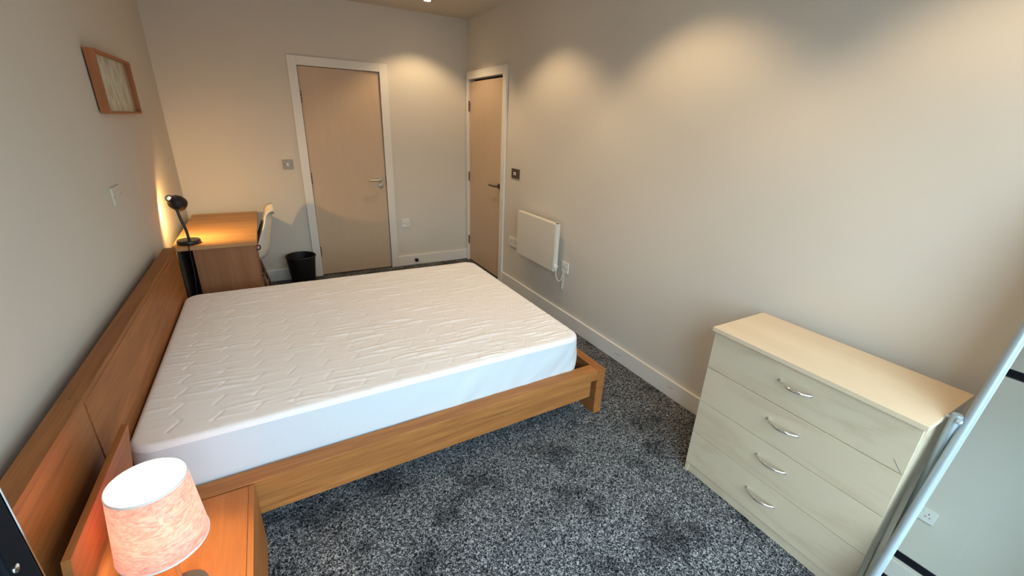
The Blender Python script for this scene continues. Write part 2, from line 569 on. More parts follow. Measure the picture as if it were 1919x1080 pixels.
lathe('turn_button', [(0, 0.006), (0.007, 0.006), (0.007, 0.016), (0, 0.016)], (1.696, 0.004, 0.908), 'steel', esc, 16, axis=(0, -1, 0))
box('latch_plate', DX1 - 0.002, DX1 + 0.0015, -0.004, 0.02, 0.90, 1.0, 'bronze', door1)

door2 = thing('door_2', (RW, 0.5 * (D2A + D2B), 0), 'beech door seen at a slant in the far right corner, lever near the switch', 'door', kind='structure')
box('door_leaf', RW + 0.006, RW + 0.05, D2B + 0.003, D2A - 0.003, 0.006, DH - 0.022, 'door', door2, bevel=0.0015)
box('architrave', RW - 0.020, RW - 0.0003, D2B - FWD_, D2B - 0.001, 0, DH + FWD_, 'gloss', door2, bevel=0.003)
box('architrave', RW - 0.020, RW - 0.0003, D2A + 0.001, D2A + 0.044, 0, DH + FWD_, 'gloss', door2, bevel=0.003)
box('architrave', RW - 0.020, RW - 0.0003, D2B - 0.001, D2A + 0.001, DH + 0.002, DH + FWD_, 'gloss', door2, bevel=0.003)
box('jamb', RW, RW + T, D2B - 0.012, D2B - 0.001, 0, DH + 0.012, 'gloss', door2)
box('jamb', RW, RW + T, D2A + 0.001, D2A + 0.012, 0, DH + 0.012, 'gloss', door2)
box('jamb', RW, RW + T, D2B - 0.001, D2A + 0.001, DH + 0.001, DH + 0.012, 'gloss', door2)
box('light_block', RW + 0.062, RW + 0.072, D2B - 0.012, D2A + 0.012, -0.05, DH + 0.012, 'dark', door2)  # unseen sheet behind the corner door, keeps sky light out
box('threshold', RW, RW + T, D2B - 0.012, D2A + 0.012, -0.05, -0.001, 'dark', door2)
for z in (1.724, 0.99, 0.252):
    h = tube('hinge', [(RW - 0.006, D2A - 0.001, z - 0.05), (RW - 0.006, D2A - 0.001, z + 0.05)], 0.0075, 'bronze', door2, 10)
    for q in (-0.03, 0.0, 0.03):
        tube('knuckle_ring', [(RW - 0.006, D2A - 0.001, z + q - 0.002), (RW - 0.006, D2A - 0.001, z + q + 0.002)], 0.0085, 'steel', h, 10)
lever('handle_rose', door2, (RW + 0.006, D2B + 0.062, 0.972), (0, 1, 0), (-1, 0, 0), 'bronze')

# door stop on the far skirting
ds = lathe('door_stop', [(0, 0), (0.017, 0), (0.017, 0.022), (0.020, 0.026), (0.020, 0.034), (0.015, 0.038), (0, 0.038)], (2.029, -ST, 0.06), 'blackp', None, 20, axis=(0, -1, 0))
tag(ds, 'small round black rubber door stop on the far skirting', 'door stop')

# ---------------------------------------------------------------- glazed opening in the near wall
win = thing('window_1', (1.9, YN, 0), 'fixed black-framed glazing beside the balcony door', 'window', kind='structure')
FB = 0.05
box('frame_head', OX0, OX1, YN - 0.09, YN - 0.02, OZ1 - FB, OZ1 - 0.001, 'frame_blk', win)
box('frame_sill', OX0 + 0.9, OX1, YN - 0.09, YN - 0.02, 0.0, FB, 'frame_blk', win)
box('frame_jamb', OX0 + 0.001, OX0 + 0.015, YN - 0.09, YN - 0.02, 0, OZ1 - FB, 'frame_blk', win)
box('frame_jamb', OX1 - FB, OX1 - 0.001, YN - 0.09, YN - 0.02, FB, OZ1 - FB, 'frame_blk', win)
box('mullion', OX0 + 0.85, OX0 + 0.90, YN - 0.09, YN - 0.02, 0, OZ1 - FB, 'frame_blk', win)
box('pane', OX0 + 0.90, OX1 - FB, YN - 0.058, YN - 0.052, FB, OZ1 - FB, 'glass', win)

LX = 0.42
d3 = thing('door_3', (LX, YN, 0), 'black-framed glass balcony door standing open at the bottom left corner', 'door', kind='structure')
LY1, LY0 = -4.178, YN + 0.012
hw = 0.022
box('stile', LX - 2 * hw, LX, LY1 - 0.034, LY1, 0.012, 2.12, 'frame_blk', d3, bevel=0.003)
box('stile', LX - 2 * hw, LX, LY0, LY0 + 0.06, 0.012, 2.12, 'frame_blk', d3, bevel=0.003)
for z0, z1 in ((0.012, 0.05), (0.172, 0.214), (1.448, 1.492), (2.07, 2.12)):
    box('rail', LX - 2 * hw + 0.003, LX - 0.003, LY0 + 0.06, LY1 - 0.034, z0, z1, 'frame_blk', d3)
for z0, z1 in ((0.05, 0.172), (0.214, 1.448), (1.492, 2.07)):
    box('pane', LX - hw - 0.003, LX - hw + 0.003, LY0 + 0.06, LY1 - 0.034, z0, z1, 'glass', d3)
box('edge_strip', LX - 0.004, LX - 0.0002, LY1, LY1 + 0.0022, 0.012, 2.12, 'chrome', d3)
lathe('screw_cap', [(0, 0), (0.0042, 0), (0.004, 0.0012), (0.0024, 0.0018), (0, 0.0018)], (LX, -4.204, 1.173), 'chrome', d3, 18, axis=(1, 0, 0))

# ---------------------------------------------------------------- ceiling downlights
for i, y in enumerate((-0.47, -1.72, -2.97, -4.20)):
    pos = ['nearest the two doors', 'above the bed foot by the heater', 'above the carpet beside the bed', 'nearest the chest of drawers'][i]
    t = thing('ceiling_downlight', (2.10, y, RH), 'round recessed ceiling downlight with warm glow, ' + pos, 'downlight', 'row of ceiling downlights')
    lathe('bezel', [(0.030, 0.004), (0.030, -0.004), (0.036, -0.007), (0.043, -0.004), (0.044, 0.0), (0.044, 0.004)], (2.10, y, RH), 'steel', t, 32)
    lathe('lamp_lens', [(0.0, -0.0025), (0.029, -0.0025), (0.029, 0.002), (0, 0.002)], (2.10, y, RH), 'lens', t, 28)
    ld = bpy.data.lights.new('downlight_beam', 'SPOT')
    ld.energy = 33
    ld.color = (1.0, 0.71, 0.41)
    ld.spot_size = math.radians(112)
    ld.spot_blend = 0.45
    ld.shadow_soft_size = 0.03
    lo = bpy.data.objects.new('downlight_beam', ld)
    lo.location = (0, 0, -0.02)
    COL.objects.link(lo)
    lo.parent = t

# ================================================================== BED
# the frame is a touch out of square: rails run at a slight angle
def ry(x, k, y0, x0=2.124):
    return y0 - k * (x0 - x)
BZ = 0.29
HBX0, HBX1, HBZ = 0.046, 0.104, 0.775
bed = thing('bed_frame', (1.15, -2.3, 0), 'low oak bed frame with long headboard, holding the white mattress', 'bed')
hb = box('headboard', HBX0 + 0.004, HBX1 - 0.003, -3.135, -1.432, 0.10, HBZ - 0.02, 'oak_y', bed)
box('headboard_ledge', HBX0, HBX1, -3.145, -1.43, HBZ - 0.02, HBZ, 'oak_y', bed, bevel=0.002)
box('headboard_face', HBX1 - 0.003, HBX1, -3.142, -1.432, 0.10, HBZ - 0.021, 'oak_y', bed)
box('headboard_foot', HBX0 + 0.004, HBX1 - 0.003, -1.50, -1.44, 0, 0.10, 'oak_z', bed)
box('headboard_foot', HBX0 + 0.004, HBX1 - 0.003, -3.12, -3.06, 0, 0.10, 'oak_z', bed)
# footboard: full panel to the floor
box('footboard', 2.126, 2.18, -3.107, -1.43, 0.0, BZ, 'oak_y', bed, bevel=0.0025)
KN = 0.024
def rail(name, x0, x1, yo, k, w, z0, z1, mat='oak_x', sgn=1):
    ya, yb = ry(x0, k, yo), ry(x1, k, yo)
    p = [(x0, ya, z0), (x1, yb, z0), (x1, yb + sgn * w, z0), (x0, ya + sgn * w, z0),
         (x0, ya, z1), (x1, yb, z1), (x1, yb + sgn * w, z1), (x0, ya + sgn * w, z1)]
    return hexa(name, p, mat, bed, bevel=0.002)
rail('side_rail', 0.105, 2.125, -3.107, KN, 0.075, 0.229, BZ)
rail('rail_board', 0.105, 2.098, -3.091, KN, 0.022, 0.116, 0.2285)
rail('side_rail', 0.105, 2.125, -1.43, 0.0, 0.075, 0.229, BZ, sgn=-1)
rail('rail_board', 0.105, 2.108, -1.438, 0.0, 0.022, 0.116, 0.2285, sgn=-1)
box('slat_support', 0.11, 2.12, -2.30, -2.25, 0.12, 0.20, 'oak_x', bed)
for i in range(14):
    x = 0.18 + i * 0.139
    box('slat', x, x + 0.07, -3.03, -1.51, 0.2005, 0.215, 'slat', bed)

# ------------------------------------------------ mattress with quilted protector
def mattress():
    t = thing('mattress', (1.08, -2.28, 0.216), 'white double mattress in a wrinkled quilted protector', 'mattress')
    X0, X1 = 0.112, 2.052
    ZT, ZB, R, RE = 0.487, 0.217, 0.085, 0.02
    def ynear(x): return -3.034 - 0.012 * (2.04 - x)
    def yfar(x): return -1.522 - 0.014 * (x - 0.2)
    nx, ny = 330, 250
    def spaced(n):
        a = np.linspace(-1, 1, n + 1)
        return np.sign(a) * (1 - (1 - np.abs(a)) ** 1.25)
    sx, sy = spaced(nx), spaced(ny)
    hx, hy = (X1 - X0) / 2, 0.755
    def mapc(px, py):
        ax, ay = abs(px), abs(py)
        if ax > hx - R and ay > hy - R:
            u, v = (ax - hx + R) / R, (ay - hy + R) / R
            if u > 1e-9 or v > 1e-9:
                mxx = max(u, v); l = math.hypot(u, v)
                if l > 0: u, v = u * mxx / l, v * mxx / l
            ax, ay = hx - R + u * R, hy - R + v * R
        return math.copysign(ax, px), math.copysign(ay, py)
    def edge(px, py):
        qx, qy = abs(px) - hx + R, abs(py) - hy + R
        return R - (math.hypot(max(qx, 0), max(qy, 0)) + min(max(qx, qy), 0))
    def world(px, py):
        x = X0 + hx + px
        s = (py + hy) / (2 * hy)
        return x, ynear(x) + (yfar(x) - ynear(x)) * s
    def relief(x, y):
        # stitched wavy hexagon rows
        a = 0.135
        row = (x - 0.12) / a
        zig = abs(((y / 0.115) % 1.0) - 0.5) * 2
        d = abs(((row + 0.28 * zig) % 1.0) - 0.5) * 2          # 1 at the stitch line
        stitch = math.exp(-((1 - d) / 0.07) ** 2)
        q = 0.0030 * (1 - stitch)
        # pull wrinkles, longer towards the foot
        m_ = noise.noise(Vector((x * 2.1, y * 2.6, 3.1)))
        mask = max(0.0, min(1.0, 0.6 + 1.0 * m_ + 0.3 * (x - 0.9)))
        w = noise.noise(Vector((x * 6.0 + 0.3 * y, y * 60 + 3.0 * x + 1.2 * noise.noise(Vector((x * 3, y * 5, 0))), 1.7)))
        w = max(0.0, w - 0.05) * 1.2
        w2 = noise.noise(Vector((x * 9, y * 9, 7.7)))
        return q + 0.0075 * mask * w + 0.0008 * w2 + 0.005 * noise.noise(Vector((x * 1.3, y * 1.3, 9.0)))
    V, F = [], []
    for j in range(ny + 1):
        for i in range(nx + 1):
            px, py = mapc(sx[i] * hx, sy[j] * hy)
            x, y = world(px, py)
            d = edge(px, py)
            z = ZT
            if d < RE:
                z -= RE * (1 - math.sqrt(max(0, 1 - ((RE - d) / RE) ** 2)))
            f = min(1, max(0, d / 0.03))
            z += relief(x, y) * f
            V.append((x, y, z))
    for j in range(ny):
        for i in range(nx):
            a = j * (nx + 1) + i
            F.append((a, a + 1, a + nx + 2, a + nx + 1))
    link('quilted_top', V, F, 'quilt', t, smooth=True)
    # side band
    loop = [i for i in range(nx + 1)] + [j * (nx + 1) + nx for j in range(1, ny + 1)] + \
           [ny * (nx + 1) + i for i in range(nx - 1, -1, -1)] + [j * (nx + 1) for j in range(ny - 1, 0, -1)]
    per = [V[k] for k in loop]
    n = len(per)
    cx, cy = 1.08, -2.28
    rows = 14
    SV, SF = [], []
    for r in range(rows + 1):
        s = r / rows
        for k in range(n):
            x, y, z = per[k]
            a = per[k - 3]; b = per[(k + 3) % n]
            nrm = Vector((b[1] - a[1], -(b[0] - a[0]), 0)).normalized()
            bul = 0.007 * math.sin(PI * min(1, s * 1.05))
            u = x + y
            wr = 0.007 * noise.noise(Vector((u * 13 + s * 3.0, s * 1.1, 2.0))) * math.sin(PI * min(1.0, s * 0.9 + 0.08)) * (0.25 + 1.0 * max(0, x - 0.8))
            zz = z + (ZB - z) * s
            SV.append((x + nrm.x * (bul + wr), y + nrm.y * (bul + wr), zz))
    for r in range(rows):
        for k in range(n):
            k2 = (k + 1) % n
            SF.append((r * n + k, r * n + k2, (r + 1) * n + k2, (r + 1) * n + k))
    SF.append(tuple(rows * n + k for k in range(n)))
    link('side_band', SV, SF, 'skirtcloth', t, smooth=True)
    return t
mattress()

# ================================================================== BEDSIDE TABLE
BY0, BY1 = -3.665, -3.158
bs = thing('bedside_table', (0.28, -3.41, 0), 'oak bedside unit joined to the headboard, carrying the pink lamp', 'bedside table')
box('table_top', 0.108, 0.4415, BY0, BY1, BZ - 0.022, BZ, 'oak_s', bs, bevel=0.0012)
box('side_panel', 0.4425, 0.460, BY0, BY1, 0.0, BZ, 'oak_s', bs, bevel=0.0012)
box('side_panel', 0.108, 0.126, BY0, BY1, 0.0, BZ - 0.023, 'oak_s', bs)
box('lower_shelf', 0.127, 0.4415, BY0, BY1, 0.06, 0.08, 'oak_s', bs)
box('headboard_extension', HBX0 + 0.004, HBX1 - 0.001, -3.70, -3.149, 0.0, HBZ - 0.0205, 'oak_y', bs)
box('extension_ledge', HBX0, HBX1, -3.705, -3.1465, HBZ - 0.02, HBZ, 'oak_y', bs, bevel=0.002)
# forward-leaning backboard
def lean(x, z):
    return x - (0.65 - z) * 0.14
xt0, xt1 = 0.160, 0.177
p = []
for z in (BZ + 0.0005, 0.65):
    p += [(lean(xt0, z), -3.635, z), (lean(xt1, z), -3.635, z), (lean(xt1, z), -3.135, z), (lean(xt0, z), -3.135, z)]
hexa('backboard', p, 'oak_y', bs, bevel=0.0012)

# ================================================================== BEDSIDE LAMP
LXc, LYc = 0.292, -3.50
bl = thing('bedside_lamp', (LXc, LYc, BZ), 'small lit table lamp with pink crushed velvet shade on the bedside unit', 'lamp')
lathe('lamp_base', [(0, 0), (0.056, 0), (0.057, 0.006), (0.052, 0.011), (0.02, 0.016), (0.008, 0.02), (0, 0.02)], (LXc, LYc, BZ), 'nickel', bl, 36)
tube('stem', [(LXc, LYc, BZ + 0.016), (LXc - 0.002, LYc, 0.49)], 0.0055, 'chrome', bl, 14)
lathe('bulb_holder', [(0, 0), (0.017, 0), (0.017, 0.045), (0, 0.045)], (LXc - 0.002, LYc, 0.465), 'white', bl, 20)
SZ0, SZ1 = 0.488, 0.693
tl = Vector((0.03, 0.0, 1)).normalized()
sc_ = Vector((LXc - 0.006, LYc, SZ0))
hgt = SZ1 - SZ0
sh = lathe('lamp_shade', [(0.100, 0), (0.0825, hgt), (0.0810, hgt), (0.0985, 0)], sc_, 'velvet', bl, 64, axis=tl, closed=True)
lathe('rim', [(0.1005, 0.0), (0.1012, 0.003), (0.1005, 0.006), (0.098, 0.006), (0.098, 0)], sc_, 'white', sh, 64, axis=tl, closed=True)
lathe('rim', [(0.0828, hgt - 0.005), (0.0834, hgt - 0.002), (0.0826, hgt + 0.001), (0.0805, hgt + 0.001), (0.0805, hgt - 0.005)], sc_, 'white', sh, 64, axis=tl, closed=True)
for k in range(3):
    a = k * 2 * PI / 3 + 0.4
    tube('spider_wire', [(LXc - 0.004, LYc, 0.505), (LXc - 0.004 + 0.096 * math.cos(a), LYc + 0.096 * math.sin(a), 0.515)], 0.0015, 'white', sh, 6)
lathe('bulb', [(0, 0.0), (0.012, 0.0), (0.018, 0.014), (0.024, 0.032), (0.022, 0.046), (0.013, 0.056), (0, 0.059)], (LXc - 0.002, LYc, 0.511), 'bulb', bl, 24)
ld = bpy.data.lights.new('lamp_light', 'POINT')
ld.energy = 8.5
ld.color = (1.0, 0.72, 0.48)
ld.shadow_soft_size = 0.03
lo = bpy.data.objects.new('lamp_light', ld)
lo.location = (-0.002, 0, 0.60 - BZ)
COL.objects.link(lo); lo.parent = bl

# ================================================================== DESK
KX0, KX1, KY0, KY1, KZ = 0.048, 0.535, -1.263, -0.105, 0.7265
dk = thing('desk', (0.3, -0.68, 0), 'wooden desk with drawer pedestal in the far left corner', 'desk')
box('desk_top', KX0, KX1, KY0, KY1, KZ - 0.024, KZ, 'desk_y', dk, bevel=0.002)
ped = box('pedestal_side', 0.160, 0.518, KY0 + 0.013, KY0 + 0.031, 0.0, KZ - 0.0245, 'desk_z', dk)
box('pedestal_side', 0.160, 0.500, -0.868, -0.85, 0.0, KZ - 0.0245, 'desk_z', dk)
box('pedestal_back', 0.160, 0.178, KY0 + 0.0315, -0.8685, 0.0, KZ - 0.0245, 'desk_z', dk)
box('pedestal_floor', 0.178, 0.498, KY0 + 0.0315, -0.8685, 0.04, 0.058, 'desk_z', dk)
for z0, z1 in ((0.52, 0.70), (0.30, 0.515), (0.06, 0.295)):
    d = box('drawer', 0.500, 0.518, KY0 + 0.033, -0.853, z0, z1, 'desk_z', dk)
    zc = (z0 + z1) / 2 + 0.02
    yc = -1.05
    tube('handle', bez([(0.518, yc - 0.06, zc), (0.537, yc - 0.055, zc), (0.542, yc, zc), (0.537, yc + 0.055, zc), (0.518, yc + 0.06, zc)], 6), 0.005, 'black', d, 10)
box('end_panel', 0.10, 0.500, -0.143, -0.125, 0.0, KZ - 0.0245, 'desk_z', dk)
box('back_panel', 0.075, 0.093, KY0 + 0.02, -0.125, 0.0, KZ - 0.0245, 'gap_shade', dk)  # panel closes the gap; its colour stands in for the shade there

# ================================================================== DESK LAMP
bx, by = 0.137, -1.150
dl = thing('desk_lamp', (bx, by, KZ), 'black desk lamp lighting the desk and the wall beside it', 'lamp')
lathe('lamp_base', [(0, 0), (0.066, 0), (0.068, 0.004), (0.068, 0.020), (0.063, 0.026), (0, 0.026)], (bx, by, KZ), 'black', dl, 40)
hx_, hy_, hz_ = 0.108, -1.135, 0.985
tube('arm', bez([(bx + 0.004, by, KZ + 0.022), (bx, by, KZ + 0.09), (bx - 0.016, by + 0.003, KZ + 0.17), (hx_ + 0.004, hy_ - 0.004, hz_ - 0.028)], 8), 0.0085, 'black', dl, 14)
axd = Vector((0.30, 0.74, -0.50)).normalized()
hc = Vector((hx_, hy_, hz_)) - axd * 0.05 + Vector((-0.004, 0, 0.028))
shd = lathe('lamp_shade', [(0.019, 0.0), (0.022, 0.006), (0.024, 0.035), (0.032, 0.048), (0.046, 0.066), (0.052, 0.086), (0.053, 0.112),
             (0.0515, 0.112), (0.0505, 0.086), (0.0445, 0.067), (0.030, 0.050), (0.0222, 0.036), (0.019, 0.008)], hc, 'black', dl, 40, axis=axd, closed=True)
# vented cap: slats with light showing between
u_ = axd.cross(Vector((0, 0, 1))).normalized(); w_ = axd.cross(u_)
for k in range(-2, 3):
    c = hc + u_ * (k * 0.0075)
    l = math.sqrt(max(0.0, 0.019 ** 2 - (k * 0.0075) ** 2))
    tube('vent_slat', [c - w_ * l, c + w_ * l], 0.0024, 'black', shd, 6)
lathe('bulb', [(0, 0.0), (0.012, 0.0), (0.014, 0.036), (0.020, 0.054), (0.018, 0.066), (0.010, 0.072), (0, 0.074)], hc + axd * 0.012, 'bulb_y', dl, 20, axis=axd)
tube('cable', bez([(bx + 0.01, by - 0.066, KZ + 0.006), (bx + 0.01, by - 0.105, KZ + 0.004), (bx + 0.010, KY0 - 0.008, KZ - 0.01), (bx + 0.008, KY0 - 0.012, 0.55), (bx - 0.01, KY0 - 0.02, 0.3), (bx + 0.01, KY0 - 0.03, 0.01)], 8), 0.003, 'cable_b', dl, 8)
ld = bpy.data.lights.new('desk_lamp_light', 'POINT')
ld.energy = 20
ld.color = (1.0, 0.60, 0.22)
ld.shadow_soft_size = 0.02
lo = bpy.data.objects.new('desk_lamp_light', ld)
lo.location = (hc + axd * 0.090) - Vector((bx, by, KZ))
COL.objects.link(lo); lo.parent = dl

# ================================================================== CHAIR (tucked under the desk, facing the wall)
def chair():
    cx, cy = 0.40, -0.60
    t = thing('desk_chair', (cx, cy, 0), 'white moulded shell chair with wooden legs tucked under the desk', 'chair')
    # profile from the seat's front lip to the top of the back (x to the room, z up), half width, side lift
    prof = [(-0.235, 0.405, 0.19, 0.000), (-0.215, 0.432, 0.205, 0.004), (-0.12, 0.438, 0.225, 0.030), (0.0, 0.428, 0.235, 0.060), (0.10, 0.430, 0.236, 0.085),
            (0.155, 0.452, 0.233, 0.105), (0.185, 0.505, 0.228, 0.10), (0.203, 0.58, 0.222, 0.085), (0.220, 0.66, 0.212, 0.070), (0.234, 0.73, 0.200, 0.055), (0.245, 0.785, 0.178, 0.05), (0.256, 0.802, 0.165, 0.048), (0.272, 0.806, 0.155, 0.046)]
    C = bez([(a, b, 0) for a, b, c, d in prof], 4)
    Wd = bez([(c, d, 0) for a, b, c, d in prof], 4)
    NW = 20
    th = 0.008
    V, F = [], []
    n = len(C)
    for side in (0, 1):
        for i in range(n):
            a = C[max(0, i - 1)]; b = C[min(n - 1, i + 1)]
            tg = (b - a).normalized()
            nr = Vector((-tg.y, tg.x, 0))       # to the sitter
            for k in range(NW + 1):
                s = -1 + 2 * k / NW
                lift = Wd[i].y * abs(s) ** 2.4
                flare = 0.012 * max(0, abs(s) - 0.86) / 0.14
                q = C[i] + nr * (lift - (th if side else 0))
                V.append((cx + q.x, cy + s * (Wd[i].x + flare), q.y))
    L = n * (NW + 1)
    for i in range(n - 1):
        for k in range(NW):
            a = i * (NW + 1) + k
            F.append((a, a + 1, a + NW + 2, a + NW + 1))
            F.append((L + a, L + a + NW + 1, L + a + NW + 2, L + a + 1))
    for i in range(n - 1):
        for k in (0, NW):
            a = i * (NW + 1) + k
            F.append((a, a + NW + 1, L + a + NW + 1, L + a))
    for k in range(NW):
        for i in (0, n - 1):
            a = i * (NW + 1) + k
            F.append((a, a + 1, L + a + 1, L + a))
    link('seat_shell', V, F, 'shell', t, smooth=True)
    feet = []
    for sx in (-1, 1):
        for sy in (-1, 1):
            top = Vector((cx + sx * 0.10 - 0.01, cy + sy * 0.12, 0.40)); bot = Vector((cx + (sx * 0.20 if sx < 0 else 0.175), cy + sy * 0.21, 0.0))
            tube('leg', [top, bot], [0.015, 0.010], 'chair_leg', t, 12)
            feet.append((top, bot))
    def at(i, f): return feet[i][0].lerp(feet[i][1], f)
    for a, b in ((0, 3), (1, 2), (0, 1), (2, 3), (0, 2), (1, 3)):
        tube('strut', [at(a, 0.42), at(b, 0.08)], 0.004, 'black', t, 8)
    tube('strut', [at(2, 0.55), at(3, 0.55)], 0.004, 'chrome', t, 8)
    box('seat_mount', cx - 0.12, cx + 0.11, cy - 0.13, cy + 0.13, 0.398, 0.412, 'black', t)
chair()

# ================================================================== WASTE BIN
wb = thing('waste_bin', (0.835, -0.20, 0), 'round black waste bin standing between the desk and the beech door', 'bin')
lathe('bin_body', [(0, 0.0), (0.098, 0.0), (0.102, 0.004), (0.130, 0.288), (0.127, 0.288), (0.099, 0.008), (0, 0.008)], (0.835, -0.20, 0), 'blackp', wb, 40)
lathe('rim', [(0.129, 0.282), (0.136, 0.284), (0.1375, 0.292), (0.133, 0.298), (0.127, 0.296), (0.126, 0.286)], (0.835, -0.20, 0), 'blackp', wb, 40, closed=True)

# ================================================================== PICTURE on the left wall
pf = thing('picture_frame', (0.0, -1.38, 1.68), 'deep cherry wood box frame with faded sketch on the left wall', 'picture')
PY0, PY1, PZ0, PZ1, PD = -1.735, -1.04, 1.535, 1.82, 0.045
RWd = 0.012
box('frame_side', 0.006, PD, PY0, PY0 + RWd, PZ0, PZ1, 'frame_wood', pf, bevel=0.0008)
box('frame_side', 0.006, PD, PY1 - RWd, PY1, PZ0, PZ1, 'frame_wood', pf, bevel=0.0008)
box('frame_side', 0.006, PD, PY0 + RWd, PY1 - RWd, PZ1 - RWd, PZ1, 'frame_wood', pf, bevel=0.0008)
box('frame_side', 0.006, PD, PY0 + RWd, PY1 - RWd, PZ0, PZ0 + RWd, 'frame_wood', pf, bevel=0.0008)
box('backing_board', 0.001, 0.0075, PY0 + RWd, PY1 - RWd, PZ0 + RWd, PZ1 - RWd, 'dark', pf)
box('print', 0.0075, 0.009, PY0 + RWd, PY1 - RWd, PZ0 + RWd, PZ1 - RWd, 'print', pf)
box('glazing', 0.030, 0.032, PY0 + RWd, PY1 - RWd, PZ0 + RWd, PZ1 - RWd, 'pic_glass', pf)

# ================================================================== SWITCHES AND SOCKETS
def plate(name, label, cat, centre, wdt, hgt_, face, mat='white', thick=0.009, kind='socket1', ins='white'):
    """face 'far' (wall y=0, faces -y), 'right' (wall x=RW, faces -x), 'left' (wall x=0, faces +x)"""
    c = Vector(centre)
    t = thing(name, c, label, cat)
    def P(a, b, z0, z1, d0, d1, mt, nm, par, bv=0.0):
        # a..b along the wall, d0..d1 out of the wall
        if face == 'far':
            return box(nm, c.x + a, c.x + b, -d1, -d0, c.z + z0, c.z + z1, mt, par, bv)
        if face == 'right':
            return box(nm, RW - d1, RW - d0, c.y - b, c.y - a, c.z + z0, c.z + z1, mt, par, bv)
        return box(nm, d0, d1, c.y + a, c.y + b, c.z + z0, c.z + z1, mt, par, bv)
    pl_ = P(-wdt / 2, wdt / 2, -hgt_ / 2, hgt_ / 2, 0.0003, thick, mat, 'face_plate', t, 0.002)
    if kind == 'switch':
        P(-0.007, 0.007, -0.013, 0.013, thick, thick + 0.004, ins, 'rocker', t, 0.001)
        for s in (-0.03, 0.03):
            P(s - 0.003, s + 0.003, -0.003, 0.003, thick, thick + 0.0008, 'dark', 'screw', t)
    elif kind == 'spur':
        P(-0.028, 0.016, -0.013, 0.013, thick, thick + 0.003, ins, 'rocker', t, 0.001)
        for k in range(5):
            P(-0.024 + k * 0.007, -0.020 + k * 0.007, -0.004, 0.003, thick + 0.003, thick + 0.0034, 'dark', 'mark', t)
    elif kind == 'double':
        for s in (-0.036, 0.036):
            P(s - 0.003, s + 0.003, 0.006, 0.015, thick, thick + 0.0006, 'dark', 'pin_hole', t)
            for q in (-0.011, 0.011):
                P(s + q - 0.004, s + q + 0.004, -0.012, -0.007, thick, thick + 0.0006, 'dark', 'pin_hole', t)
            P(s * 0.35 - 0.006, s * 0.35 + 0.006, 0.016, 0.034, thick, thick + 0.003, ins, 'rocker', t, 0.001)
    elif kind == 'single':
        P(0.012, 0.026, -0.008, 0.014, thick, thick + 0.003, ins, 'rocker', t, 0.001)
        P(-0.024, -0.017, -0.004, 0.004, thick, thick + 0.0006, 'dark', 'indicator', t)
        P(0.030, 0.035, -0.003, 0.003, thick, thick + 0.0006, 'dark', 'screw', t)
        P(0.014, 0.022, -0.016, -0.010, thick, thick + 0.0006, 'dark', 'screw', t)
    elif kind == 'blank':
        for s in (-0.06, 0.06):
            P(s - 0.003, s + 0.003, -0.003, 0.003, thick, thick + 0.0006, 'dark', 'screw', t)
    return t

plate('light_switch', 'square steel light switch left of the beech door', 'light switch', (0.848, 0, 1.1285), 0.086, 0.086, 'far', 'nickel', kind='switch')
plate('fused_spur', 'small white switched plate low on the far wall between the doors', 'wall plate', (1.934, 0, 0.490), 0.088, 0.088, 'far', kind='single')
plate('control_switch', 'dark bronze switch with white insert beside the corner door', 'light switch', (RW, -1.126, 1.133), 0.14, 0.086, 'right', 'bronze', kind='spur')
plate('double_socket', 'white double socket left of the panel heater', 'socket', (RW, -1.125, 0.482), 0.146, 0.088, 'right', kind='double')
sp = plate('heater_spur', 'white fused outlet right of the panel heater, fed by its flex', 'wall plate', (RW, -2.0, 0.488), 0.088, 0.088, 'right', kind='single')
plate('blank_plate', 'painted double wall plate below the picture on the left wall', 'wall plate', (0, -1.855, 1.162), 0.146, 0.086, 'left', 'wall', kind='blank')
plate('lamp_socket', 'white double socket seen reflected in the standing mirror', 'socket', (0, -4.225, 0.484), 0.146, 0.088, 'left', kind='double')

# ================================================================== PANEL HEATER
hp = thing('panel_heater', (2.62, -1.63, 0.44), 'white slim electric panel heater on the right wall', 'heater')
HX0, HX1, HY0, HY1, HZ0, HZ1 = 2.598, 2.640, -1.934, -1.330, 0.442, 0.835
box('front_panel', HX0, HX0 + 0.006, HY0 + 0.001, HY1, HZ0, HZ1 - 0.003, 'heater', hp, bevel=0.0015)
box('body', HX0 + 0.006, HX1, HY0 + 0.006, HY1 - 0.004, HZ0 + 0.004, HZ1 - 0.010, 'heater', hp)
box('top_grille', HX0 + 0.003, HX1, HY0 + 0.004, HY1 - 0.004, HZ1 - 0.0095, HZ1, 'heater', hp, bevel=0.0015)
box('end_cap', HX0 + 0.007, HX1, HY0 - 0.003, HY0 + 0.005, HZ0, HZ1 - 0.001, 'heater', hp, bevel=0.0015)
box('vent_slot', HX0 + 0.014, HX1 - 0.010, HY0 + 0.001, HY0 + 0.03, HZ1 + 0.0001, HZ1 + 0.0008, 'dark', hp)
lathe('thermostat_knob', [(0, 0), (0.020, 0), (0.020, 0.010), (0.017, 0.014), (0.007, 0.015), (0, 0.015)], (2.620, HY0 - 0.003, 0.484), 'white', hp, 28, axis=(0, -1, 0))
box('rocker_switch', 2.612, 2.628, HY0 - 0.008, HY0 - 0.003, 0.525, 0.547, 'white', hp, bevel=0.001)
for y in (-1.80, -1.46):
    box('wall_bracket', HX1, RW - 0.0005, y - 0.03, y + 0.03, 0.50, 0.78, 'steel', hp)
tube('flex', bez([(2.636, -1.925, 0.452), (2.638, -1.93, 0.40), (2.652, -1.945, 0.360), (2.662, -1.965, 0.365), (2.666, -1.975, 0.41), (2.667, -1.985, 0.447)], 8), 0.0036, 'cable_w', hp, 8)
